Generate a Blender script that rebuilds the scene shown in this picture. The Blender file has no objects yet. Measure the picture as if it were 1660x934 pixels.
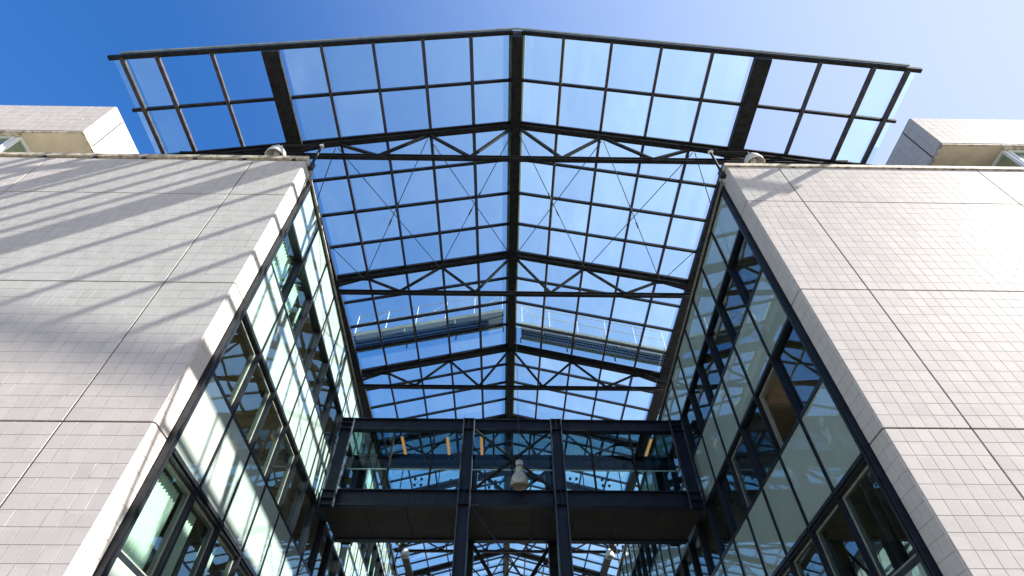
import bpy, math, random
from mathutils import Vector, Matrix
random.seed(7)
sc = bpy.context.scene
# ------------------------------------------------------------------ camera
F, PITCH, YAW, ROLL = 885.96, 0.84967, 0.016832, -0.0016755
CAM = Vector((-0.2566, -7.0, 1.6))
fw = Vector((math.sin(YAW)*math.cos(PITCH), math.cos(YAW)*math.cos(PITCH), math.sin(PITCH)))
rt = Vector((math.cos(YAW), -math.sin(YAW), 0)); up = rt.cross(fw)
rt2 = math.cos(ROLL)*rt + math.sin(ROLL)*up; up2 = -math.sin(ROLL)*rt + math.cos(ROLL)*up
cd = bpy.data.cameras.new('camera'); cam = bpy.data.objects.new('camera', cd)
sc.collection.objects.link(cam)
cam.matrix_world = Matrix(((rt2.x, up2.x, -fw.x, CAM.x), (rt2.y, up2.y, -fw.y, CAM.y), (rt2.z, up2.z, -fw.z, CAM.z), (0, 0, 0, 1)))
cd.sensor_width = 36; cd.lens = 36*F/1660; cd.clip_end = 2000; cd.clip_start = 0.05
sc.camera = cam
def project(p):                      # only used to choose which tiles show largest
    v = Vector(p)-CAM; d = v.dot(fw)
    if d < .1: return None
    return (830+F*v.dot(rt2)/d, 467-F*v.dot(up2)/d, d)
# ------------------------------------------------------------------ light
SUN = Vector((1.0, -0.157, 0.745)).normalized()
elev = math.asin(SUN.z); azim = math.atan2(SUN.x, SUN.y)
w = bpy.data.worlds.new('World'); sc.world = w; w.use_nodes = True
nt = w.node_tree; nt.nodes.clear()
sky = nt.nodes.new('ShaderNodeTexSky'); sky.sky_type = 'NISHITA'; sky.sun_disc = False
sky.sun_elevation = elev; sky.sun_rotation = azim
sky.altitude = 0; sky.air_density = 1.0; sky.dust_density = 1.0; sky.ozone_density = 1.0
bg = nt.nodes.new('ShaderNodeBackground'); bg.inputs[1].default_value = 0.064
hs = nt.nodes.new('ShaderNodeHueSaturation'); hs.inputs['Saturation'].default_value = 1.41
nt.links.new(sky.outputs[0], hs.inputs['Color'])
def vmath(op, a, b):
    v = nt.nodes.new('ShaderNodeVectorMath'); v.operation = op
    for i, q in enumerate((a, b)):
        if isinstance(q, (int, float)): v.inputs[i].default_value = (q, q, q)
        elif isinstance(q, tuple): v.inputs[i].default_value = q
        else: nt.links.new(q, v.inputs[i])
    return v.outputs[0]
def gam(a, g):
    v = nt.nodes.new('ShaderNodeGamma'); nt.links.new(a, v.inputs[0]); v.inputs[1].default_value = g; return v.outputs[0]
# a clear, saturated sky whose haze towards the sun stays pale blue (soft shoulder per channel)
tcw = nt.nodes.new('ShaderNodeTexCoord')
dt = nt.nodes.new('ShaderNodeVectorMath'); dt.operation = 'DOT_PRODUCT'; dt.inputs[1].default_value = tuple(SUN)
nt.links.new(tcw.outputs['Generated'], dt.inputs[0])
mx0 = nt.nodes.new('ShaderNodeMath'); mx0.operation = 'MAXIMUM'; mx0.inputs[1].default_value = 0; nt.links.new(dt.outputs['Value'], mx0.inputs[0])
pw0 = nt.nodes.new('ShaderNodeMath'); pw0.operation = 'POWER'; pw0.inputs[1].default_value = 2.; nt.links.new(mx0.outputs[0], pw0.inputs[0])
haze = vmath('MULTIPLY', pw0.outputs[0], (.64, .735, .90))     # wide pale glow round the sun
cc = vmath('ADD', vmath('MULTIPLY', hs.outputs[0], (.275, .245, .302)), haze)
q_ = vmath('DIVIDE', cc, (.72, .88, 1.22))
q3 = vmath('MULTIPLY', vmath('MULTIPLY', q_, q_), q_)
soft = vmath('MULTIPLY', vmath('DIVIDE', cc, gam(vmath('ADD', q3, 1.0), .3333)), 3.4)
wo = nt.nodes.new('ShaderNodeOutputWorld')
nt.links.new(soft, bg.inputs[0]); nt.links.new(bg.outputs[0], wo.inputs[0])
sd = bpy.data.lights.new('sun', 'SUN'); sd.energy = 5.0; sd.angle = math.radians(0.53); sd.color = (1, .955, .89)
sun = bpy.data.objects.new('sun', sd); sc.collection.objects.link(sun)
sun.rotation_euler = SUN.to_track_quat('Z', 'Y').to_euler()
sc.view_settings.view_transform = 'Standard'; sc.view_settings.look = 'None'
sc.view_settings.gamma = 1; sc.view_settings.use_curve_mapping = False
sc.view_settings.exposure = 2.2
try:
    sc.cycles.transparent_max_bounces = 40; sc.cycles.max_bounces = 8
    sc.cycles.glossy_bounces = 5; sc.cycles.diffuse_bounces = 4
except Exception: pass
COL = sc.collection
# ------------------------------------------------------------------ materials
def newmat(name):
    m = bpy.data.materials.new(name); m.use_nodes = True; n = m.node_tree; n.nodes.clear()
    return m, n, n.nodes.new('ShaderNodeOutputMaterial')
def N(n, t, **kw):
    x = n.nodes.new(t)
    for k, v in kw.items():
        if k.startswith('_'): setattr(x, k[1:], v)
        else: x.inputs[k].default_value = v
    return x
def pmat(name, col, rough=.5, metal=0., noise=.12, scale=3., bump=0., coat=0., spec=.5, col2=None):
    m, n, o = newmat(name)
    b = N(n, 'ShaderNodeBsdfPrincipled', Roughness=rough, Metallic=metal)
    b.inputs['Coat Weight'].default_value = coat; b.inputs['Coat Roughness'].default_value = .12
    b.inputs['Specular IOR Level'].default_value = spec
    tc = N(n, 'ShaderNodeNewGeometry')
    no = N(n, 'ShaderNodeTexNoise', Scale=scale, Detail=6., Roughness=.6)
    n.links.new(tc.outputs['Position'], no.inputs['Vector'])
    mx = N(n, 'ShaderNodeMix', _data_type='RGBA')
    c2 = col2 or tuple(max(0, c*(1-3*noise)) for c in col)
    c1 = tuple(min(1, c*(1+noise)) for c in col)
    mx.inputs[6].default_value = (*c2, 1); mx.inputs[7].default_value = (*c1, 1)
    rp = N(n, 'ShaderNodeMapRange'); rp.inputs[1].default_value = .3; rp.inputs[2].default_value = .62
    n.links.new(no.outputs[0], rp.inputs[0]); n.links.new(rp.outputs[0], mx.inputs[0])
    n.links.new(mx.outputs[2], b.inputs['Base Color'])
    if bump:
        bu = N(n, 'ShaderNodeBump', Strength=bump, Distance=.01)
        n.links.new(no.outputs[0], bu.inputs['Height']); n.links.new(bu.outputs[0], b.inputs['Normal'])
    n.links.new(b.outputs[0], o.inputs[0]); return m
STEEL = pmat('black_steel_paint', (.013, .013, .014), .55, noise=.25, scale=6, spec=.12)
BARPAINT = pmat('dark_glazing_bar_paint', (.050, .046, .052), .5, noise=.15, scale=6, spec=.1)
NAVY = pmat('navy_steel_paint', (.005, .009, .019), .45, noise=.25, scale=5, spec=.25)
FRAME = pmat('anthracite_aluminium', (.009, .010, .013), .4, noise=.2, scale=8, spec=.4)
FRAMEGREY = pmat('weathered_bronze_aluminium', (.10, .095, .08), .4, metal=.4, noise=.2, scale=6)
CREAM = pmat('cream_render', (.52, .45, .33), .8, noise=.06, scale=2)
COPING = pmat('stained_cream_coping', (.50, .44, .34), .75, noise=.1, scale=7, col2=(.16, .125, .085))
WHITEP = pmat('white_window_paint', (.74, .75, .74), .4, noise=.04)
GROUT = pmat('grey_grout', (.47, .43, .39), .9, noise=.1, scale=9)
GROUTD = pmat('dark_movement_joint', (.018, .013, .010), .9, noise=.1, scale=9)
CABLE = pmat('steel_cable', (.02, .025, .04), .35, metal=.4, noise=.1)
SOFFIT = pmat('brown_soffit_boards', (.024, .017, .010), .75, noise=.16, scale=1.6)
CEIL = pmat('room_ceiling_timber', (.30, .215, .145), .75, noise=.12, scale=1.2)
ROOM = pmat('room_plaster', (.27, .25, .21), .85, noise=.08, scale=1)
LAMPW = pmat('lamp_enamel', (.55, .53, .48), .35, noise=.08, scale=12)
ALU = pmat('galvanised_steel', (.38, .41, .40), .45, metal=.6, noise=.12, scale=9)
WFRAME = pmat('pale_green_grey_frame', (.20, .205, .17), .45, noise=.1, scale=7)
BLIND = pmat('white_blind_fabric', (.62, .66, .58), .8, noise=.03, scale=5)
PAVE = pmat('concrete_paving', (.21, .20, .18), .85, noise=.12, scale=.8, bump=.2)
ROOFING = pmat('roof_membrane', (.2, .2, .2), .9, noise=.1)
GREENT = pmat('pale_verdigris_trim', (.13, .155, .145), .45, noise=.12, scale=5)
DISC = pmat('black_fitting', (.01, .01, .012), .4, noise=.1)

def tile_mat(name, base):
    m, n, o = newmat(name)
    b = N(n, 'ShaderNodeBsdfPrincipled', Roughness=.62)
    b.inputs['Specular IOR Level'].default_value = .03
    b.inputs['Coat Weight'].default_value = .12; b.inputs['Coat Roughness'].default_value = .07
    g = N(n, 'ShaderNodeNewGeometry')
    mp = N(n, 'ShaderNodeVectorMath', _operation='SNAP'); mp.inputs[1].default_value = (.2276,)*3
    n.links.new(g.outputs['Position'], mp.inputs[0])
    wn = N(n, 'ShaderNodeTexWhiteNoise', _noise_dimensions='3D'); n.links.new(mp.outputs[0], wn.inputs['Vector'])
    big = N(n, 'ShaderNodeTexNoise', Scale=.9, Detail=5.); n.links.new(g.outputs['Position'], big.inputs['Vector'])
    fine = N(n, 'ShaderNodeTexNoise', Scale=30., Detail=4.); n.links.new(g.outputs['Position'], fine.inputs['Vector'])
    sep = N(n, 'ShaderNodeSeparateXYZ'); n.links.new(g.outputs['Position'], sep.inputs[0])
    st = N(n, 'ShaderNodeMapping'); st.inputs['Scale'].default_value = (5., 5., .35)
    n.links.new(g.outputs['Position'], st.inputs[0])
    sn = N(n, 'ShaderNodeTexNoise', Scale=1., Detail=4.); n.links.new(st.outputs[0], sn.inputs['Vector'])
    a1 = N(n, 'ShaderNodeMath', _operation='MULTIPLY_ADD'); a1.inputs[1].default_value = .075; a1.inputs[2].default_value = .90
    n.links.new(wn.outputs[0], a1.inputs[0])
    a2 = N(n, 'ShaderNodeMath', _operation='MULTIPLY_ADD'); a2.inputs[1].default_value = .17; n.links.new(big.outputs[0], a2.inputs[0]); n.links.new(a1.outputs[0], a2.inputs[2])
    a3 = N(n, 'ShaderNodeMath', _operation='MULTIPLY_ADD'); a3.inputs[1].default_value = .03; n.links.new(fine.outputs[0], a3.inputs[0]); n.links.new(a2.outputs[0], a3.inputs[2])
    a4 = N(n, 'ShaderNodeMath', _operation='MULTIPLY_ADD'); a4.inputs[1].default_value = -.16; n.links.new(sn.outputs[0], a4.inputs[0]); n.links.new(a3.outputs[0], a4.inputs[2])
    vm = N(n, 'ShaderNodeVectorMath', _operation='SCALE'); vm.inputs[0].default_value = base
    n.links.new(a4.outputs[0], vm.inputs['Scale']); n.links.new(vm.outputs[0], b.inputs['Base Color'])
    bu = N(n, 'ShaderNodeBump', Strength=.12, Distance=.004); n.links.new(fine.outputs[0], bu.inputs['Height'])
    n.links.new(bu.outputs[0], b.inputs['Normal'])
    n.links.new(b.outputs[0], o.inputs[0]); return m
TILE = tile_mat('glazed_facade_tile', (.468, .428, .395))

def glass_mat(name, tcol, gcol, ior, dirt=0., bump=0., rough=0.015):
    m, n, o = newmat(name)
    g = N(n, 'ShaderNodeNewGeometry')
    tr = N(n, 'ShaderNodeBsdfTransparent', Color=(*tcol, 1))
    gl = N(n, 'ShaderNodeBsdfGlossy', Color=(*gcol, 1), Roughness=rough)
    fr = N(n, 'ShaderNodeFresnel', IOR=ior)
    if bump:
        oi = N(n, 'ShaderNodeObjectInfo')
        off = N(n, 'ShaderNodeVectorMath', _operation='SCALE'); off.inputs['Scale'].default_value = 40.
        cb = N(n, 'ShaderNodeCombineXYZ'); n.links.new(oi.outputs['Random'], cb.inputs[0]); n.links.new(oi.outputs['Random'], cb.inputs[1])
        n.links.new(cb.outputs[0], off.inputs[0])
        ad = N(n, 'ShaderNodeVectorMath', _operation='ADD'); n.links.new(g.outputs['Position'], ad.inputs[0]); n.links.new(off.outputs[0], ad.inputs[1])
        no = N(n, 'ShaderNodeTexNoise', Scale=.9, Detail=1.); n.links.new(ad.outputs[0], no.inputs['Vector'])
        bu = N(n, 'ShaderNodeBump', Strength=1., Distance=bump); n.links.new(no.outputs[0], bu.inputs['Height'])
        n.links.new(bu.outputs[0], gl.inputs['Normal'])
    mx = N(n, 'ShaderNodeMixShader')
    # thin pane: the face the ray leaves through adds no second reflection
    fb = N(n, 'ShaderNodeMath', _operation='SUBTRACT'); fb.inputs[0].default_value = 1.
    n.links.new(g.outputs['Backfacing'], fb.inputs[1])
    fm = N(n, 'ShaderNodeMath', _operation='MULTIPLY'); n.links.new(fr.outputs[0], fm.inputs[0]); n.links.new(fb.outputs[0], fm.inputs[1])
    n.links.new(fm.outputs[0], mx.inputs[0])
    n.links.new(tr.outputs[0], mx.inputs[1]); n.links.new(gl.outputs[0], mx.inputs[2])
    out = mx
    if dirt:
        tl = N(n, 'ShaderNodeBsdfTranslucent', Color=(.68, .84, .88, 1)); 
        mp = N(n, 'ShaderNodeMapping'); mp.inputs['Scale'].default_value = (1.2, .5, 1.2); mp.inputs['Rotation'].default_value = (0, 0, .35)
        n.links.new(g.outputs['Position'], mp.inputs[0])
        no2 = N(n, 'ShaderNodeTexNoise', Scale=1.1, Detail=7., Roughness=.55); no2.inputs['Distortion'].default_value = .6
        n.links.new(mp.outputs[0], no2.inputs['Vector'])
        oi2 = N(n, 'ShaderNodeObjectInfo')
        rp = N(n, 'ShaderNodeMapRange'); rp.inputs[1].default_value = .35; rp.inputs[2].default_value = .8
        rp.inputs[3].default_value = dirt*.85; rp.inputs[4].default_value = dirt*1.35
        n.links.new(no2.outputs[0], rp.inputs[0])
        mu = N(n, 'ShaderNodeMapRange'); mu.inputs[3].default_value = .6; mu.inputs[4].default_value = 1.4
        n.links.new(oi2.outputs['Random'], mu.inputs[0])
        mm = N(n, 'ShaderNodeMath', _operation='MULTIPLY'); n.links.new(rp.outputs[0], mm.inputs[0]); n.links.new(mu.outputs[0], mm.inputs[1])
        m2 = N(n, 'ShaderNodeMixShader'); n.links.new(mm.outputs[0], m2.inputs[0])
        n.links.new(mx.outputs[0], m2.inputs[1]); n.links.new(tl.outputs[0], m2.inputs[2]); out = m2
    n.links.new(out.outputs[0], o.inputs[0]); return m
ROOFGLASS = glass_mat('dusty_roof_glass', (.92, .985, .975), (.85, .97, 1), 1.38, dirt=.020)
VISION = glass_mat('coated_window_glass', (.80, .88, .85), (.75, .93, 1.), 3.0, bump=.0032)
BRIDGEGLASS = glass_mat('bridge_glass', (.86, .94, .94), (.8, .93, 1.), 1.4)
TINTGLASS = glass_mat('tinted_bridge_roof_glass', (.42, .54, .56), (.6, .75, .8), 1.4)
def spandrel_mat():
    m, n, o = newmat('spandrel_glass_panel')
    g = N(n, 'ShaderNodeNewGeometry'); oi = N(n, 'ShaderNodeObjectInfo')
    no = N(n, 'ShaderNodeTexNoise', Scale=1.3, Detail=4.); n.links.new(g.outputs['Position'], no.inputs['Vector'])
    s = N(n, 'ShaderNodeMapRange'); s.inputs[3].default_value = .88; s.inputs[4].default_value = 1.08
    n.links.new(no.outputs[0], s.inputs[0])
    s2 = N(n, 'ShaderNodeMapRange'); s2.inputs[3].default_value = .93; s2.inputs[4].default_value = 1.06; n.links.new(oi.outputs['Random'], s2.inputs[0])
    mu = N(n, 'ShaderNodeMath', _operation='MULTIPLY'); n.links.new(s.outputs[0], mu.inputs[0]); n.links.new(s2.outputs[0], mu.inputs[1])
    vm = N(n, 'ShaderNodeVectorMath', _operation='SCALE'); vm.inputs[0].default_value = (.285, .335, .300); n.links.new(mu.outputs[0], vm.inputs['Scale'])
    df = N(n, 'ShaderNodeBsdfDiffuse'); n.links.new(vm.outputs[0], df.inputs[0])
    gl = N(n, 'ShaderNodeBsdfGlossy', Color=(.75, .92, 1, 1), Roughness=.015)
    no2 = N(n, 'ShaderNodeTexNoise', Scale=.9, Detail=1.); n.links.new(g.outputs['Position'], no2.inputs['Vector'])
    bu = N(n, 'ShaderNodeBump', Strength=1., Distance=.0032); n.links.new(no2.outputs[0], bu.inputs['Height']); n.links.new(bu.outputs[0], gl.inputs['Normal'])
    fr = N(n, 'ShaderNodeFresnel', IOR=2.7); mx = N(n, 'ShaderNodeMixShader')
    n.links.new(fr.outputs[0], mx.inputs[0]); n.links.new(df.outputs[0], mx.inputs[1]); n.links.new(gl.outputs[0], mx.inputs[2])
    n.links.new(mx.outputs[0], o.inputs[0]); return m
SPAND = spandrel_mat()
def emit_mat(name, col, st):
    m, n, o = newmat(name); e = N(n, 'ShaderNodeEmission', Color=(*col, 1), Strength=st)
    n.links.new(e.outputs[0], o.inputs[0]); return m
GLOWTUBE = emit_mat('warm_lit_tube', (1., .44, .13), .13)
# ------------------------------------------------------------------ mesh helpers
class MB:
    def __init__(s): s.v = []; s.f = []
    def add(s, vs, fs):
        b = len(s.v); s.v += [tuple(v) for v in vs]; s.f += [tuple(b+i for i in f) for f in fs]; return s
    def box(s, x0, x1, y0, y1, z0, z1):
        x0, x1 = sorted((x0, x1)); y0, y1 = sorted((y0, y1)); z0, z1 = sorted((z0, z1))
        return s.add([(x0,y0,z0),(x1,y0,z0),(x1,y1,z0),(x0,y1,z0),(x0,y0,z1),(x1,y0,z1),(x1,y1,z1),(x0,y1,z1)],
              [(3,2,1,0),(4,5,6,7),(0,1,5,4),(1,2,6,5),(2,3,7,6),(3,0,4,7)])
    def bar(s, a, b, wd, ht, upv=(0, 0, 1), off=0.):
        # rectangular bar from a to b; wd across, ht along upv; off shifts along the bar's own up
        a = Vector(a); b = Vector(b); d = (b-a).normalized(); u = Vector(upv)
        r = d.cross(u).normalized(); u = r.cross(d).normalized()
        vs = []
        for p in (a, b):
            p = p+u*off
            for i, j in ((-1,-1),(1,-1),(1,1),(-1,1)): vs.append(p+r*wd*.5*i+u*ht*.5*j)
        return s.add(vs, [(0,1,2,3),(7,6,5,4),(0,4,5,1),(1,5,6,2),(2,6,7,3),(3,7,4,0)])
    def ibeam(s, a, b, wd, ht, tf=.03, tw=.02, upv=(0, 0, 1)):
        a = Vector(a); b = Vector(b)
        s.bar(a, b, wd, tf, upv, off=ht/2-tf/2); s.bar(a, b, wd, tf, upv, off=-ht/2+tf/2)
        return s.bar(a, b, tw, ht-2*tf, upv)
    def tube(s, a, b, r, n=8, r2=None):
        a = Vector(a); b = Vector(b); d = (b-a).normalized()
        u = Vector((0, 0, 1)) if abs(d.z) < .9 else Vector((1, 0, 0))
        x = d.cross(u).normalized(); y = d.cross(x); vs = []
        for p, rr in ((a, r), (b, r if r2 is None else r2)):
            for i in range(n):
                t = 2*math.pi*i/n; vs.append(p+x*rr*math.cos(t)+y*rr*math.sin(t))
        fs = [(i, (i+1) % n, n+(i+1) % n, n+i) for i in range(n)]+[tuple(range(n))[::-1], tuple(range(n, 2*n))]
        return s.add(vs, fs)
    def lathe(s, c, prof, n=20):
        c = Vector(c); vs = []; m = len(prof)
        for i in range(n):
            t = 2*math.pi*i/n
            for r, z in prof: vs.append((c.x+r*math.cos(t), c.y+r*math.sin(t), c.z+z))
        return s.add(vs, [(i*m+j, ((i+1) % n)*m+j, ((i+1) % n)*m+j+1, i*m+j+1) for i in range(n) for j in range(m-1)])
    def mesh(s, name, mat):
        me = bpy.data.meshes.new(name); me.from_pydata(s.v, [], s.f); me.materials.append(mat); me.update(); return me
def part(name, mb, mat, parent, local=False, smooth=False):
    me = mb.mesh(name, mat) if isinstance(mb, MB) else mb
    o = bpy.data.objects.new(name, me); COL.objects.link(o)
    if smooth:
        for p in me.polygons: p.use_smooth = True
    attach(o, parent, local); return o
def world_of(o):
    m = o.matrix_basis.copy()
    if o.parent: m = world_of(o.parent) @ o.matrix_parent_inverse @ m
    return m
def attach(o, parent, local=False):
    if parent:
        o.parent = parent
        if not local: o.matrix_parent_inverse = world_of(parent).inverted()
def place(name, me, mat4, parent, local=False):
    o = bpy.data.objects.new(name, me); COL.objects.link(o); o.matrix_basis = mat4; attach(o, parent, local); return o
def thing(name, label, cat, loc=(0, 0, 0), rz=0., group=None):
    o = bpy.data.objects.new(name, None); COL.objects.link(o); o.location = loc; o.rotation_euler = (0, 0, rz)
    o.empty_display_size = .3
    o['label'] = label; o['category'] = cat
    if group: o['group'] = group
    return o
def structure(name, mb, mat):
    o = part(name, mb, mat, None); o['kind'] = 'structure'; return o
def stuff(o): o['kind'] = 'stuff'; return o
def setlabel(o, l): o['label'] = l; return o

# ------------------------------------------------------------------ ground
structure('ground', MB().add([(-600,-600,0),(600,-600,0),(600,600,0),(-600,600,0)], [(0,1,2,3)]), PAVE)

# ------------------------------------------------------------------ the two tiled blocks
T = 0.2276; HW = 5.5; XJ = 6.86; XS = 12.12; PAR = 14.47
ZJ = [14.47, 12.82, 9.62, 6.43, 3.24, 0.05]
FAR = 40.0
G = .034; CW0 = 5.458
def wallx(y): return CW0+G*y
tile_front = MB()
e = .0019
def tile_unit(wd, ht):     # local: x across, z up, front face looks to -y
    m = MB(); a, b = wd/2-e, ht/2-e; c = .0022
    m.add([(-a,0,-b),(a,0,-b),(a,0,b),(-a,0,b),(-a+c,-.009,-b+c),(a-c,-.009,-b+c),(a-c,-.009,b-c),(-a+c,-.009,b-c)],
          [(4,5,6,7),(0,1,5,4),(1,2,6,5),(2,3,7,6),(3,0,4,7)])
    return m
unit_cache = {}
def unit(wd, ht):
    k = (round(wd, 4), round(ht, 4))
    if k not in unit_cache:
        u = tile_unit(*k); unit_cache[k] = (u, u.mesh('tile', TILE))
    return unit_cache[k]
def tiles_on(sg, panels, bld):
    """panels: (origin, ax, n, width, height, cols, rows, panelobj); ax = horizontal direction, n = outward normal"""
    todo = []
    for (o, ax, nrm, wd, ht, nc, nr, pobj) in panels:
        tw, th = wd/nc, ht/nr
        for i in range(nc):
            for j in range(nr):
                c = Vector(o)+Vector(ax)*(tw*(i+.5))+Vector((0, 0, th*(j+.5)))
                todo.append((c, ax, nrm, tw, th, pobj))
    def area(t):
        c, ax, nrm, tw, th, _ = t
        p0 = project(c)
        if p0 is None or not (-10 < p0[0] < 1670 and -10 < p0[1] < 944): return -1
        p1 = project(c+Vector(ax)*tw); p2 = project(c+Vector((0, 0, th)))
        return abs((p1[0]-p0[0])*(p2[1]-p0[1])-(p1[1]-p0[1])*(p2[0]-p0[0]))
    todo.sort(key=area, reverse=True)
    rest = MB(); rnd = random.Random(3)
    for k, (c, ax, nrm, tw, th, pobj) in enumerate(todo):
        axv = Vector(ax); nv = Vector(nrm)
        if axv.cross(Vector((0, 0, 1))).dot(nv) < 0: axv = -axv       # keep a right-handed frame
        M = Matrix(((axv.x, -nv.x, 0, c.x), (axv.y, -nv.y, 0, c.y), (axv.z, -nv.z, 1, c.z), (0, 0, 0, 1)))
        M = M @ Matrix.Rotation(rnd.gauss(0, .0035), 4, 'X') @ Matrix.Rotation(rnd.gauss(0, .0035), 4, 'Z')
        u, me = unit(tw, th)
        if k < 300: place('tile', me, M, pobj)
        else: rest.add([M @ Vector(v) for v in u.v], u.f)
    r = part('tile', rest, TILE, bld); stuff(r)

def block(sg, label):
    b = thing('office_building', label, 'building', (sg*12, 15, 0), group='pale tiled office blocks either side of the glazed street')
    X = lambda a: sg*a
    BK = .0
    panels = []
    def panel(o, ax, nrm, wd, ht, nc, nr, name='cladding_panel', g=.013, t=.014):
        # slab with its own edges; movement joints show as the gaps between slabs
        o = Vector(o); ax = Vector(ax); nv = Vector(nrm)
        p0 = o+ax*g+Vector((0, 0, g)); p1 = o+ax*(wd-g)+Vector((0, 0, ht-g)); inn = -nv*t
        m = MB(); q = [p0, Vector((p1.x, p1.y, p0.z)), p1, Vector((p0.x, p0.y, p1.z))]
        m.add(q+[v+inn for v in q], [(0,1,2,3),(7,6,5,4),(0,4,5,1),(1,5,6,2),(2,6,7,3),(3,7,4,0)])
        po = part(name, m, GROUT, b)
        panels.append((o+ax*g+Vector((0, 0, g)), ax, nrm, wd-2*g, ht-2*g, nc, nr, po))
    cols = [(HW, XJ, 6), (XJ, XS, 23), (XS, 17.36, 23)]
    for (xa, xb, nc) in cols:
        for k in range(5):
            nr = 7 if k == 0 else 14
            panel((X(xa), 0, ZJ[k+1]), (sg, 0, 0), (0, -1, 0), xb-xa, ZJ[k]-ZJ[k+1], nc, nr)
    # return onto the atrium: two tiles deep
    for k in range(5):
        panel((X(HW), .002, ZJ[k+1]), (0, 1, 0), (-sg, 0, 0), .452, ZJ[k]-ZJ[k+1], 2, 7 if k == 0 else 14, 'return_panel')
    # upper storey band, set back sideways from the atrium
    ZB, ZT = 16.02, 17.68
    panel((X(XS), 0, ZB), (sg, 0, 0), (0, -1, 0), 5.24, ZT-ZB, 23, 7, 'upper_panel')
    panel((X(XS), .002, ZB), (0, 1, 0), (-sg, 0, 0), .45, ZT-ZB, 2, 7, 'upper_return_panel')
    panel((X(XS), .466, ZB), (0, 1, 0), (-sg, 0, 0), 2.73, ZT-ZB, 12, 7, 'upper_return_panel')
    tiles_on(sg, panels, b)
    # carcass behind the cladding
    w_ = MB()
    w_.box(X(HW+.022), X(18), .022, .30, 0, PAR-.02)                  # front wall
    w_.box(X(HW+.022), X(HW+.35), .301, .44, 0, PAR-.02)             # jamb
    part('wall', w_, GROUTD, b)
    part('upper_wall', MB().box(X(XS+.022), X(18), .022, .28, ZB+.02, ZT-.02).box(X(XS+.022), X(XS+.25), .281, 3.2, ZB+.02, ZT-.02), GROUTD, b)
    part('upper_soffit', MB().box(X(XS+.03), X(18), .04, 3.2, ZB-.05, ZB+.015), CREAM, b)
    part('soffit_trim', MB().box(X(XS+.0), X(18), .0, .05, ZB-.055, ZB-.005).box(X(XS), X(XS+.05), .051, 3.2, ZB-.055, ZB-.005), COPING, b)
    part('upper_roof', MB().box(X(XS+.02), X(18), .02, 3.2, ZT, ZT+.04), ROOFING, b)
    m = MB(); a0, a1 = wallx(.45)+.30, wallx(FAR)+.30
    z0, z1 = PAR-.25, PAR-.05
    m.add([(X(a0),.45,z0),(X(18),.45,z0),(X(18),FAR,z0),(X(a1),FAR,z0),(X(a0),.45,z1),(X(18),.45,z1),(X(18),FAR,z1),(X(a1),FAR,z1)],
          [(3,2,1,0),(4,5,6,7),(0,1,5,4),(1,2,6,5),(2,3,7,6),(3,0,4,7)])
    part('terrace_roof', m, ROOFING, b)
    # interior floors and walls behind the curtain wall
    for k, (za, zb_) in enumerate([(12.66, 14.2), (9.52, 11.0), (6.39, 7.87), (3.26, 4.74), (-.1, 1.6)]):
        m = MB(); y0, y1 = .46, FAR
        for yy0, yy1 in ((y0, y1),):
            a0, a1 = wallx(yy0)+.22, wallx(yy1)+.22
            m.add([(X(a0),yy0,za),(X(a1),yy1,za),(X(11),yy1,za),(X(11),yy0,za),(X(a0),yy0,zb_),(X(a1),yy1,zb_),(X(11),yy1,zb_),(X(11),yy0,zb_)],
                  [(0,1,2,3),(7,6,5,4),(0,4,5,1),(1,5,6,2),(2,6,7,3),(3,7,4,0)])
        part('floor_slab', m, CEIL, b)
    m = MB()
    m.box(X(10.7), X(11.0), .46, FAR, 0, 14.2)
    part('interior_wall', m, ROOM, b)
    for yy in (8.4, 16.1, 26.5, 36.9):
        mm = MB()
        for (za, zb_) in ((11.0, 12.66), (7.87, 9.52), (4.74, 6.39), (1.6, 3.26)):
            mm.box(X(wallx(yy)+.6), X(10.69), yy, yy+.12, za, zb_)
        part('partition_wall', mm, ROOM, b)
    # interior beams glimpsed through the windows
    for yy in (3.2, 5.8):
        for zz in (9.30, 6.17): part('ceiling_beam', MB().box(X(wallx(yy)+.3), X(10.6), yy, yy+.22, zz, zz+.218), CEIL, b)
    part('rear_wall', MB().box(X(6.9), X(18), FAR, FAR+.3, 0, PAR), GROUT, b)
    # coping rail on little brackets along the parapet
    c = MB().box(X(HW-.03), X(17.9), -.035, .06, PAR+.10 if sg < 0 else PAR+.035, PAR+.22 if sg < 0 else PAR+.155)
    part('coping_rail', c, COPING, b)
    c = MB().box(X(HW-.035), X(HW+.05), .061, .47, PAR+.03, PAR+.15)
    part('coping_rail', c, COPING, b)
    x = HW+.3; k = 0
    while x < 16.5:
        part('rail_bracket', MB().box(X(x), X(x+.07), -.02, .05, PAR-.012, PAR+.1 if sg < 0 else PAR+.036), DISC, b)
        k += 1; x += (1.31 if sg < 0 else 1.45)+random.uniform(-.06, .06)
    # recessed windows of the top storey
    xs = XS+1.78
    part('parapet_upstand', MB().box(X(XS+.03), X(18), .31, .5, PAR-.05, PAR+.02), COPING, b)
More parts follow.
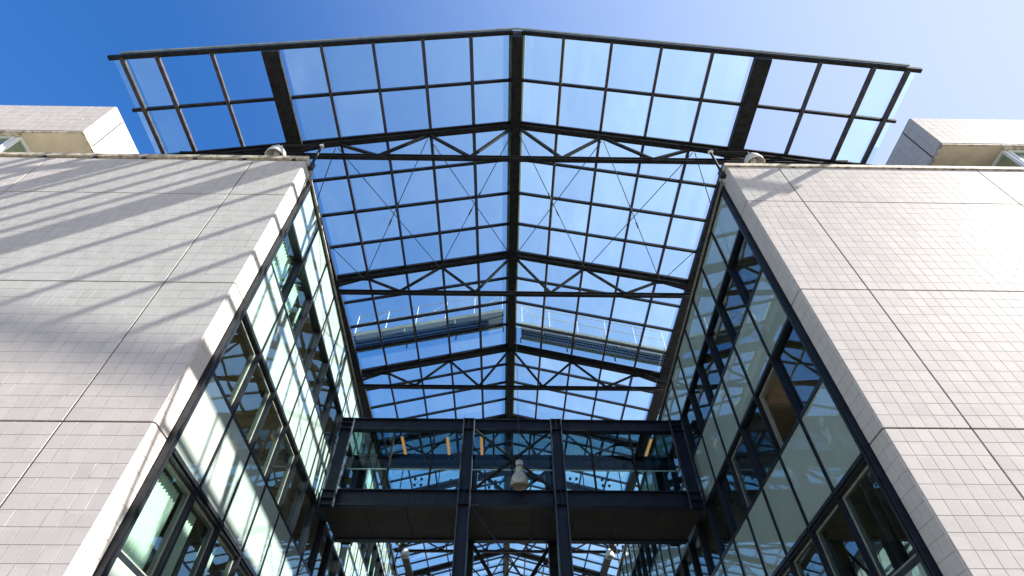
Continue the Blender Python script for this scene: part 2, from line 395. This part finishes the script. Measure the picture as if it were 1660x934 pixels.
    def win(x0, x1, y0, y1, along):
        # frame as four bars, an inner sash and its pane
        z0, z1 = PAR+.03, ZB-.06
        fr = MB(); d = .07
        if along == 'x':
            fr.box(X(x0), X(x0+d), y0, y0+.09, z0, z1); fr.box(X(x1-d), X(x1), y0, y0+.09, z0, z1)
            fr.box(X(x0+d), X(x1-d), y0, y0+.09, z1-d, z1); fr.box(X(x0+d), X(x1-d), y0, y0+.09, z0, z0+d)
            pa = MB().box(X(x0+d), X(x1-d), y0+.04, y0+.052, z0+d, z1-d)
        else:
            fr.box(X(x0), X(x0+.09), y0, y0+d, z0, z1); fr.box(X(x0), X(x0+.09), y1-d, y1, z0, z1)
            fr.box(X(x0), X(x0+.09), y0+d, y1-d, z1-d, z1); fr.box(X(x0), X(x0+.09), y0+d, y1-d, z0, z0+d)
            pa = MB().box(X(x0+.04), X(x0+.052), y0+d, y1-d, z0+d, z1-d)
        f = part('window_frame', fr, WHITEP, b); part('window_pane', pa, VISION, f)
    xx = xs+.11
    for k in range(3):
        win(xx, xx+1.12, .12, 0, 'x'); xx += 1.14
    win(xs, 0, .14, 1.5, 'y'); win(xs, 0, 1.52, 3.1, 'y')
    part('window_head', MB().box(X(xs-.02), X(18), .03, .119, ZB-.14, ZB-.056), COPING, b)
    part('back_wall', MB().box(X(xs+1.9), X(18), 1.9, 2.1, PAR, ZB-.06), ROOM, b)
    part('terrace_wall', MB().box(X(XS+.2), X(18), 3.25, 3.4, PAR, ZT-.1), CREAM, b)
    return b
block(-1, 'pale tiled building with diagonal roof shadows across its front, left of the glazed street')
block(1, 'pale tiled building with a bright glare and almost no shadows, right of the glazed street')

# ------------------------------------------------------------------ curtain walls
M0, MP, T0, TP = .5611, 1.2985, 14.175, 1.5654
NM, NR = 31, 9
def zt(k): return T0-k*TP
def ym(i): return M0+i*MP
def curtain(sg, label):
    t = thing('curtain_wall', label, 'glass wall', (sg*CW0, 0, 0), -sg*math.atan(G), 'glass curtain walls facing the atrium')
    Lx = lambda d: sg*d          # d > 0 : into the building
    zb = zt(NR); zbot = max(zb, .02)
    # perimeter frame against the tiles
    part('edge_frame', MB().box(Lx(-.05), Lx(.12), M0+.0, M0+.075, zbot, T0+.04), FRAME, t, True)
    part('edge_frame', MB().box(Lx(-.03), Lx(.14), M0-.055, M0-.003, zbot, T0+.04), FRAMEGREY if sg < 0 else FRAME, t, True)
    part('edge_frame', MB().box(Lx(-.075), Lx(.10), M0-.105, M0-.06, zbot, T0+.04), FRAME if sg < 0 else NAVY, t, True)
    for i in range(1, NM+1):
        part('mullion', MB().box(Lx(-.045), Lx(.14), ym(i)-.035, ym(i)+.035, zbot, T0-.03)
                            .box(Lx(-.062), Lx(-.046), ym(i)-.012, ym(i)+.012, zbot, T0-.03), FRAME, t, True)
    Yend = ym(NM)
    for k in range(0, NR+1):
        hh = .036 if k not in (5,) else .07
        if zt(k) < .1: continue
        m = MB()
        for i in range(NM):
            a = ym(i)+(.076 if i == 0 else .027)
            m.box(Lx(-.04), Lx(.13), a, ym(i+1)-.027, zt(k)-hh, zt(k)+hh)
            if hh > .05: m.box(Lx(-.075), Lx(-.041), a, ym(i+1)-.027, zt(k)-.03, zt(k)+.03)
        part('transom', m, FRAME, t, True)
    # round rail along the top
    part('top_rail', MB().tube((Lx(-.08), .30, T0+.02), (Lx(-.08), Yend, T0+.02), .042, 10), FRAMEGREY, t, True, smooth=True)
    part('top_flashing', MB().box(Lx(-.04), Lx(.3), .45, Yend, T0+.08, T0+.13), FRAME, t, True)
    # panes
    meshes = {}
    def pane_mesh(kind, i):
        wd = ym(i+1)-ym(i)-(.104 if i == 0 else .054)
        key = (kind, i == 0)
        if key not in meshes:
            m = MB().box(-.006 if kind == 'v' else -.012, .006 if kind == 'v' else .02, -wd/2, wd/2, -TP/2+.038, TP/2-.038)
            meshes[key] = m.mesh('window_pane' if kind == 'v' else 'spandrel_panel', VISION if kind == 'v' else SPAND)
        return meshes[key]
    rnd = random.Random(5+sg)
    for i in range(NM):
        for k in range(NR):
            z = (zt(k)+zt(k+1))/2
            if zt(k+1) < .05: continue
            yc = (ym(i)+ym(i+1))/2+(.02 if i == 0 else 0)
            vis = (k % 2 == 1)
            M = Matrix.Translation((Lx(.06) if vis else (Lx(-.012) if sg < 0 else Lx(-.004)), yc, z)) @ Matrix.Rotation(rnd.gauss(0, .0035), 4, 'Z') @ Matrix.Rotation(rnd.gauss(0, .003), 4, 'Y')
            if sg > 0 and (i, k) == (1, 3):
                # this light stands open, tilted into the room
                M = Matrix.Translation((Lx(.14), yc, zt(k+1)+.08)) @ Matrix.Rotation(sg*.75, 4, 'Y') @ Matrix.Translation((0, 0, TP/2-.06))
                o = place('window_pane', pane_mesh('v', i), M, t, True); setlabel(o, 'window pane tilted open into the brown room'); continue
            o = place('window_pane' if vis else 'spandrel_panel', pane_mesh('v' if vis else 's', i), M, t, True)
    # opening lights with their own inner frames in the window rows
    casements = [(i, 5) for i in range(NM)]+([(0, 3), (1, 3), (2, 3), (3, 3)] if sg < 0 else [(1, 3), (3, 3)])+[(i, 7) for i in range(0, 12)]
    cm = {}
    for (i, k) in casements:
        key = i == 0
        wd = ym(i+1)-ym(i)-(.104 if i == 0 else .054); yc = (ym(i)+ym(i+1))/2+(.02 if i == 0 else 0)
        if key not in cm:
            f = MB(); a, b_ = wd/2-.001, TP/2-.075; d = .038
            f.box(.0, .09, -a, -a+d, -b_, b_); f.box(.0, .09, a-d, a, -b_, b_)
            f.box(.0, .09, -a+d, a-d, b_-d, b_); f.box(.0, .09, -a+d, a-d, -b_, -b_+d)
            cm[key] = f.mesh('window_frame', WFRAME)
        place('window_frame', cm[key], Matrix.Translation((Lx(.045) if sg > 0 else Lx(.135), yc, (zt(k)+zt(k+1))/2)), t, True)
    # vertical strip blinds
    if sg < 0: bl = [(0, 1, 0, 1), (1, 1, .0, .75), (2, 1, 0, .45), (0, 5, 0, 1), (1, 5, .35, .65), (2, 5, .1, .6), (9, 3, 0, 1), (10, 3, 0, 1), (14, 1, 0, 1), (15, 1, 0, .6)]
    else: bl = [(0, 5, .0, .25), (9, 3, 0, .8), (5, 5, 0, .7)]
    for (i, k, a, b_) in bl:
        m = MB(); n = int((b_-a)*11); z0, z1 = zt(k+1)+.06, zt(k)-.1
        for q in range(n):
            y = ym(i)+.08+(a+(q+.5)/11)*(MP-.16)
            s_, c_ = math.sin(.5)*.066, math.cos(.5)*.066
            m.add([(Lx(.24+s_), y-c_, z0), (Lx(.24-s_), y+c_, z0), (Lx(.24-s_), y+c_, z1), (Lx(.24+s_), y-c_, z1),
                   (Lx(.242+s_), y-c_, z0), (Lx(.242-s_), y+c_, z0), (Lx(.242-s_), y+c_, z1), (Lx(.242+s_), y-c_, z1)],
                  [(0,1,2,3),(7,6,5,4),(0,4,5,1),(1,5,6,2),(2,6,7,3),(3,7,4,0)])
        if n: part('strip_blind', m, BLIND, t, True)
    return t
curtain(-1, 'sunlit gridded glass wall with white panels, on the left side of the atrium')
curtain(1, 'shaded gridded glass wall with grey-green panels and blue reflections, right side of the atrium')

# ------------------------------------------------------------------ the glass roof
HR, SL, BAY, YF, Y1, S = 18.873, .2553, 1.3619, -1.994, .81, 5.3725
NT = 8
YL = [YF, (YF+Y1)/2, Y1]+[Y1+S*(k+q/4) for k in range(NT-1) for q in (1, 2, 3, 4)]
def zr(x, d=0.): return HR-SL*abs(x)-d
roof = thing('glass_roof', 'pitched glass roof on black steel trusses spanning the street between the blocks', 'glass roof', (0, 10, 14.5))
YE = YL[-1]
part('ridge_beam', MB().box(-.13, .13, YF, YE, HR-.50, HR-.06).box(-.155, .155, YF, YE, HR-.53, HR-.501), STEEL, roof)
part('ridge_cap', MB().bar((-.12, YF, HR+.05), (-.12, YE, HR+.05), .26, .03, (-SL, 0, 1)).bar((.12, YF, HR+.05), (.12, YE, HR+.05), .26, .03, (SL, 0, 1)), GREENT, roof)
EB = 6.69
for sg in (-1, 1):
    X = lambda a: sg*a
    upv = (sg*SL, 0, 1)
    part('eaves_beam', MB().bar((X(EB), YF, zr(EB, .24)), (X(EB), YE, zr(EB, .24)), .43, .36, upv), STEEL, roof)
    for i in (1, 2, 3, 4):
        part('purlin', MB().bar((X(i*BAY), YF, zr(i*BAY, .09)), (X(i*BAY), YE, zr(i*BAY, .09)), .085, .15, upv), BARPAINT, roof)
    part('purlin', MB().bar((X(6*BAY), YF, zr(6*BAY, .09)), (X(6*BAY), YE, zr(6*BAY, .09)), .09, .15, upv), BARPAINT, roof)
    for xw in (9.46, 10.26):
        part('purlin', MB().bar((X(xw), YF, zr(xw, .09)), (X(xw), Y1, zr(xw, .09)), .10, .15, upv), BARPAINT, roof)
    # sloping glazing bars
    for j, y in enumerate(YL):
        xe = 10.56 if j < 3 else 6*BAY
        wd = .075 if j else .10
        part('glazing_bar', MB().bar((X(.14), y, zr(.14, .07)), (X(xe), y, zr(xe, .07)), wd, .10 if j else .13), STEEL, roof)
    part('fascia', MB().bar((X(.0), YF-.075, zr(0, -.03)), (X(10.3), YF-.075, zr(10.3, -.03)), .035, .09), GREENT, roof)
    # posts that carry the eaves from the roofs of the blocks
    for k in range(NT):
        y = Y1+S*k+.25
        part('roof_post', MB().box(X(7.25), X(7.4), y, y+.15, PAR-.05, zr(7.3, .2)), STEEL, roof)
# panes
pm = {}
def roof_pane(sg, xa, xb, ya, yb, parent, name='roof_pane'):
    th = math.atan(SL); L = (xb-xa)/math.cos(th); key = (round(L, 3), round(yb-ya, 3))
    if key not in pm: pm[key] = MB().box(-L/2, L/2, -(yb-ya)/2, (yb-ya)/2, -.006, .006).mesh('roof_pane', ROOFGLASS)
    xc = (xa+xb)/2; M = Matrix.Translation((sg*xc, (ya+yb)/2, zr(xc, -.015))) @ Matrix.Rotation(sg*th, 4, 'Y')
    return place(name, pm[key], M, parent)
farp = MB()
def add_far(sg, xa, xb, ya, yb):
    for z in (.009, .021):
        q = [(sg*xa, ya, zr(xa, -z)), (sg*xb, ya, zr(xb, -z)), (sg*xb, yb, zr(xb, -z)), (sg*xa, yb, zr(xa, -z))]
        farp.add(q, [(0, 1, 2, 3)])
for sg in (-1, 1):
    for j in range(len(YL)-1):
        ya, yb = YL[j]+.04, YL[j+1]-.04
        for i in range(5):
            xa = .14 if i == 0 else i*BAY+.043; xb = (i+1)*BAY-.043
            if i == 4: xb = 6.46
            if j < 29: roof_pane(sg, xa, xb, ya, yb, roof)
            else: add_far(sg, xa, xb, ya, yb)
        if j < 2:
            roof_pane(sg, 9.53, 10.19, ya, yb, roof); roof_pane(sg, 10.33, 10.52, ya, yb, roof)
        else: add_far(sg, 6.94, 6*BAY-.06, ya, yb)
stuff(part('roof_pane', farp, ROOFGLASS, roof))
# trusses
ZTIE = 16.28
for k in range(NT):
    y = Y1+S*k
    ex = 10.15 if k == 0 else 7.0
    tr = part('truss', MB().box(-.12, .12, y-.10, y+.10, HR-.62, HR-.531), STEEL, roof)
    for sg in (-1, 1):
        X = lambda a: sg*a
        part('top_chord', MB().ibeam((X(.132), y, zr(.132, .29)), (X(ex), y, zr(ex, .29)), .17, .27, .03, .05), STEEL, tr)
        part('tie_beam', MB().ibeam((0, y, ZTIE), (X(ex if k else 9.9), y, ZTIE), .13, .15, .03, .04), STEEL, tr)
        nodes = [(0, 1), (1.0, 0), (2, 1), (3, 0), (4, 1), (5.12, 0)]+([(6, 1), (6.6, 0)] if k == 0 else [])
        for q in range(len(nodes)-1):
            (a, ta), (b, tb) = nodes[q], nodes[q+1]
            pa = Vector((X(a*BAY if a else .05), y, zr(a*BAY, .42) if ta else ZTIE+.07)); pb = Vector((X(b*BAY), y, zr(b*BAY, .42) if tb else ZTIE+.07))
            d = (pb-pa).normalized(); 
            part('web_member', MB().bar(pa, pb, .085, .075, (0, 0, 1)), STEEL, tr)
    # small gussets
    g = MB()
    for a in (-4, -2, 2, 4): g.box(a*BAY-.11, a*BAY+.11, y-.012, y+.012, zr(a*BAY, .56), zr(a*BAY, .43))
    for a in (-3, -1, 1, 3): g.box(a*BAY-.15, a*BAY+.15, y-.012, y+.012, ZTIE+.076, ZTIE+.17)
    part('gusset_plate', g, STEEL, tr)
# wind bracing
for k in (0, 4):
    ya, yb = Y1+S*k, Y1+S*(k+1)
    for sg in (-1, 1):
        for a in (0, 2, 4):
            xa, xb = sg*(a*BAY+.06), sg*(a+2)*BAY
            part('bracing_cable', MB().tube((xa, ya+.08, zr(xa, .5)), (xb, yb-.08, zr(xb, .5)), .014, 5), CABLE, roof)
            part('bracing_cable', MB().tube((xb, ya+.08, zr(xb, .5)), (xa, yb-.08, zr(xa, .5)), .014, 5), CABLE, roof)
            xm = (xa+xb)/2; zm = zr(xm, .5); tb = MB()
            for s2 in (-1, 1):
                u = .5+.06*s2
                tb.tube((xa+(xb-xa)*(u-.02), ya+(yb-ya)*(u-.02), zr(xa+(xb-xa)*(u-.02), .5)), (xa+(xb-xa)*(u+.02), ya+(yb-ya)*(u+.02), zr(xa+(xb-xa)*(u+.02), .5)), .026, 6)
            part('turnbuckle', tb, CABLE, roof)

# ------------------------------------------------------------------ maintenance walkways over the glass
def walkway(sg, x0, x1, y0, y1, label):
    t = thing('roof_walkway', label, 'walkway', (sg*(x0+x1)/2, (y0+y1)/2, zr((x0+x1)/2, -.3)), group='railed service walkways on top of the glass roof')
    X = lambda a: sg*a; dz = -.34
    up_ = (sg*SL, 0, 1)
    for y in (y0, y1): part('side_channel', MB().bar((X(x0), y, zr(x0, dz)), (X(x1), y, zr(x1, dz)), .05, .16, up_), GREENT, t)
    g = MB(); x = x0+.06
    while x < x1-.03:
        g.bar((X(x), y0+.03, zr(x, dz)), (X(x), y1-.03, zr(x, dz)), .05, .04, up_); x += .062
    for y in (y0+.3, (y0+y1)/2, y1-.3): g.bar((X(x0), y, zr(x0, dz+.045)), (X(x1), y, zr(x1, dz+.045)), .03, .045, up_)
    stuff(part('deck_grating', g, CABLE, t))
    st = MB()
    n = 3
    for q in range(n+1):
        x = x0+(x1-x0)*q/n
        for y in (y0, y1): part('support_leg', MB().bar((X(x), y, zr(x, -.02)), (X(x), y, zr(x, dz+.1)), .06, .06, (0, 1, 0)), GREENT, t)
    n = 5
    for q in range(n+1):
        x = x0+.05+(x1-x0-.1)*q/n
        part('rail_post', MB().bar((X(x), y0, zr(x, dz-.1)), (X(x), y0, zr(x, dz-1.15)), .026, .026, (0, 1, 0)), WHITEP, t)
        if q < n and q % 2 == 0:
            x2 = x0+.05+(x1-x0-.1)*(q+1)/n
            part('rail_stay', MB().tube((X(x), y0, zr(x, dz-1.1)), (X(x2), y0, zr(x2, dz-.15)), .010, 5), ALU, t)
    for h in (1.13, .64): part('handrail', MB().tube((X(x0), y0, zr(x0, dz-h)), (X(x1), y0, zr(x1, dz-h)), .018, 6), ALU, t)
walkway(-1, .35, 6.65, 9.72, 10.72, 'grey grated walkway with white rail posts above the left roof slope')
walkway(1, .45, 6.75, 10.5, 11.42, 'grey grated walkway with white rail posts above the right roof slope')

# ------------------------------------------------------------------ footbridge
EDGE = pmat('flange_highlight_paint', (.030, .036, .050), .4, noise=.3, scale=7)  # sunlit edge highlights put into the flange colour, lighter than the web
br = thing('footbridge', 'dark steel and glass footbridge crossing the atrium on tall columns', 'footbridge', (0, 9.4, 0))
YA, YB = 8.30, 10.55; ZL0, ZL1, ZU0, ZU1 = 9.33, 9.82, 11.90, 12.32
BX = 5.62
for nm, y in (('front', YA), ('rear', YB)):
    part('floor_beam', MB().ibeam((-BX, y, (ZL0+ZL1)/2), (BX, y, (ZL0+ZL1)/2), .24, ZL1-ZL0, .03, .03), NAVY, br)
    part('roof_beam', MB().ibeam((-BX, y, (ZU0+ZU1)/2), (BX, y, (ZU0+ZU1)/2), .22, ZU1-ZU0, .028, .03), NAVY, br)
# soffit boards
xb = -BX+.02; nb = 9; wdb = (2*BX-.04)/nb
for i in range(nb):
    for j in range(2):
        ya = YA+.13+j*(YB-YA-.26)/2; yb_ = ya+(YB-YA-.26)/2
        part('soffit_board', MB().box(xb+i*wdb+.008, xb+(i+1)*wdb-.008, ya+.006, yb_-.006, ZL0+.03+random.uniform(0, .006), ZL0+.055), SOFFIT, br)
part('floor_deck', MB().box(-BX, BX, YA+.13, YB-.13, ZL0+.07, ZL1-.02), SOFFIT, br)
# H columns: flanges seen edge-on, web facing the street
def hcol(x, y, z0, z1, wd=.36, dp=.30):
    m = MB(); t_ = .028
    m.box(x-wd/2+t_, x+wd/2-t_, y-.012, y+.012, z0, z1); return m
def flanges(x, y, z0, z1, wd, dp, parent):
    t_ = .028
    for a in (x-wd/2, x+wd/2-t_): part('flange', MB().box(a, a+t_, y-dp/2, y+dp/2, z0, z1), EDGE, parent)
for x in (-1.40, 1.40):
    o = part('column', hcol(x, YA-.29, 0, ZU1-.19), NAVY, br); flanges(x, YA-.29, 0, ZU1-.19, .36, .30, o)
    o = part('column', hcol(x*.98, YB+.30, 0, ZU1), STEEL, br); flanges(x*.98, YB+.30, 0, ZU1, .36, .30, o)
    for z in (ZL0-.10, ZL1-.15, ZU0-.15, ZU1-.21):
        part('stiffener_plate', MB().box(x-.152, x+.152, YA-.43, YA-.303, z-.01, z+.01), NAVY, br)
    # narrow upright fin between the flanges at each beam
    part('stiffener_plate', MB().box(x-.012, x+.012, YA-.42, YA-.303, ZL0-.08, ZL1-.17).box(x-.012, x+.012, YA-.42, YA-.303, ZU0-.13, ZU1-.23), NAVY, br)
for sg in (-1, 1):
    m = MB()
    for y in (YA-.28, ): 
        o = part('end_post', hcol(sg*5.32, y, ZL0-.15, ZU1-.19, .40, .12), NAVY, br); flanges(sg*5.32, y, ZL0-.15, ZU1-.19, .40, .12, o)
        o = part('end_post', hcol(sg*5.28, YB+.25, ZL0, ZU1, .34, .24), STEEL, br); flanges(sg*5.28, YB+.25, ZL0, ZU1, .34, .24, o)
    for z in (ZL0-.13, ZL0+.07, ZL1-.18, ZU0-.16, ZU0+.04, ZU1-.21):
        part('stiffener_plate', MB().box(sg*5.32-.17, sg*5.32+.17, YA-.41, YA-.295, z-.01, z+.01), NAVY, br)
# glazing, front and rear
bays = [(-5.10, -1.22, 3), (-1.18, 1.18, 2), (1.22, 5.10, 3)]
for y, rear in ((YA+.02, 0), (YB-.02, 1)):
    for (a, b, n) in bays:
        for q in range(n):
            x0, x1 = a+(b-a)*q/n, a+(b-a)*(q+1)/n
            part('bridge_pane', MB().box(x0+.012, x1-.012, y-.006, y+.006, ZL1+.01, ZU0-.01), BRIDGEGLASS, br)
            if q and not rear: part('glazing_bar', MB().box(x0-.028, x0+.028, y-.09, y-.012, ZL1, ZU0), STEEL, br)
            if q and rear: part('glazing_bar', MB().box(x0-.012, x0+.012, y+.012, y+.07, ZL1, ZU0), STEEL, br)
# point fixings: groups of four discs on the rear glass
for (cx, cz) in [(-3.21, 11.33), (-1.97, 11.29), (-.65, 11.26), (.54, 11.38), (2.16, 11.38), (3.27, 11.35)]:
    f = MB()
    for dx in (-.11, .11):
        for dz in (-.11, .11): f.tube((cx+dx, YB-.075, cz+dz), (cx+dx, YB-.03, cz+dz), .05, 10)
    f.bar((cx-.11, YB-.05, cz-.11), (cx+.11, YB-.05, cz+.11), .012, .012)
    part('point_fixing', f, DISC, br)
for cx in (-5.0, -3.5, -2.13, 2.3, 3.67, 5.1):
    f = MB()
    for dx in (-.11, .11):
        for dy in (-.14, .14): f.tube((cx+dx, 10.22+dy, ZU0+.235), (cx+dx, 10.22+dy, ZU0+.249), .05, 10)
    part('point_fixing', f, DISC, br)
# roof glass of the bridge and its cross bars
for i in range(9):
    x0 = -BX+.05+i*(2*BX-.1)/9; x1 = x0+(2*BX-.1)/9
    part('bridge_roof_pane', MB().box(x0+.02, x1-.02, YA+.12, YB-.12, ZU0+.25, ZU0+.264), TINTGLASS, br)
    if i: part('roof_cross_bar', MB().box(x0-.03, x0+.03, YA+.12, YB-.12, ZU0+.14, ZU0+.245), STEEL, br)
for x in (-3.65, -2.15, -1.02, 4.65):
    f = part('strip_light', MB().box(x-.05, x+.05, YA+.45, YA+1.5, ZU0+.07, ZU0+.12), LAMPW, br)
    part('tube', MB().box(x-.04, x+.04, YA+.47, YA+1.48, ZU0+.05, ZU0+.069), GLOWTUBE, f)
for y, z in ((YA+.16, 10.62), (YB-.16, 10.62)):
    part('handrail', MB().tube((-5.1, y, z), (5.1, y, z), .024, 8), ALU, br)
# cross bracing in the middle bay
def xbrace(y, z0, z1, r, mat, xx=1.2):
    for s_ in (-1, 1):
        part('cross_brace', MB().tube((-s_*xx, y+s_*r*1.1, z0), (s_*xx, y+s_*r*1.1, z1), r, 8), mat, br)
xbrace(YA-.06, ZL1+.03, ZU0-.03, .045, STEEL)
xbrace(YB+.14, ZL1+.03, ZU0-.03, .06, STEEL)
xbrace(YA-.25, 6.0, ZL0-.08, .022, NAVY)
xbrace(YB+.28, 5.6, ZL0-.05, .06, STEEL)
xbrace(YB+.28, 1.2, 5.4, .06, STEEL)
xbrace(YA-.25, 1.5, 5.8, .022, NAVY)
part('tie_strut', MB().bar((-1.22, YA-.29, 5.9), (1.22, YA-.29, 5.9), .12, .12).bar((-1.22, YB+.3, 5.5), (1.22, YB+.3, 5.5), .12, .12), NAVY, br)

# ------------------------------------------------------------------ lamps
def dome(c, r, h):
    prof = [(.055, h), (.075, h*.93), (.62*r, h*.78), (.86*r, h*.5), (.97*r, h*.22), (r, 0), (r*.94, .0), (r*.9, h*.22), (r*.8, h*.48), (.55*r, h*.72), (.03, h*.86)]
    return MB().lathe(c, prof, 24)
def bracket_lamp(base, elbow, end, label, r=.26, h=.5):
    t = thing('bracket_lamp', label, 'wall lamp', base, group='cream dome lamps on wall brackets above the curtain walls')
    base, elbow, end = Vector(base), Vector(elbow), Vector(end)
    part('bracket_arm', MB().tube(base, elbow, .035, 8).tube(elbow, end, .03, 8), STEEL, t, smooth=False)
    part('wall_plate', MB().box(base.x-.09, base.x+.09, base.y-.05, base.y+.05, base.z-.12, base.z+.12), FRAME, t)
    part('elbow_joint', MB().tube(elbow-Vector((.05, 0, .02)), elbow+Vector((.05, 0, .02)), .055, 10), LAMPW, t)
    part('hook', MB().tube(end, end-Vector((0, 0, .2)), .035, 8), STEEL, t)
    part('lamp_shade', dome(end-Vector((0, 0, .19+h)), r, h), LAMPW, t, smooth=True)
    part('bulb', MB().lathe(end-Vector((0, 0, .12+h)), [(.0, 0), (.07, .04), (.09, .12), (.05, .25), (.04, .3)], 12), LAMPW, t, smooth=True)
bracket_lamp((-5.45, .2, 14.56), (-5.45, .2, 15.72), (-6.55, .2, 15.74), 'cream dome lamp on a bent arm above the front corner of the left block')
bracket_lamp((5.44, .2, 14.42), (5.46, .2, 15.68), (6.50, .2, 15.68), 'cream dome lamp on a bent arm above the front corner of the right block')
bracket_lamp((-6.25, 24.5, 14.0), (-6.15, 24.5, 15.3), (-5.75, 24.5, 15.3), 'small cream dome lamp far down the left glass wall, seen under the footbridge')
bracket_lamp((6.25, 24.5, 14.0), (6.15, 24.5, 15.3), (5.75, 24.5, 15.3), 'small cream dome lamp far down the right glass wall, seen under the footbridge')
pl = thing('pendant_lamp', 'grey bell-shaped pendant lamp hanging in front of the footbridge', 'pendant lamp', (.2, 7.7, 9.75))
LAMPG = pmat('grey_lamp_enamel', (.26, .25, .23), .4, noise=.12, scale=12)
c = Vector((.20, 7.7, 9.66))
part('lamp_shade', MB().lathe(c, [(.245, 0), (.262, .03), (.262, .1), (.252, .19), (.225, .29), (.18, .37), (.135, .42), (.11, .43), (.11, .42), (.17, .36), (.21, .28), (.238, .19), (.248, .1), (.248, .03), (.238, .0)], 28), LAMPG, pl, smooth=True)
part('gear_housing', MB().lathe(c, [(.0, .80), (.105, .80), (.115, .78), (.115, .63), (.122, .625), (.122, .60), (.115, .595), (.115, .45), (.14, .44), (.14, .415), (.0, .415)], 24), LAMPG, pl, smooth=False)
part('diffuser', MB().lathe(c, [(.0, .045), (.12, .045), (.226, .055), (.226, .065), (0, .07)], 24), pmat('lamp_diffuser_glass', (.30, .24, .18), .3), pl)
part('band', MB().lathe(c, [(.13, .6), (.13, .63), (.11, .63), (.11, .6), (.13, .6)], 20), DISC, pl)
part('hanging_cable', MB().tube((.20, 7.7, 10.44), (.12, 7.7, HR-.5), .008, 5), CABLE, pl)
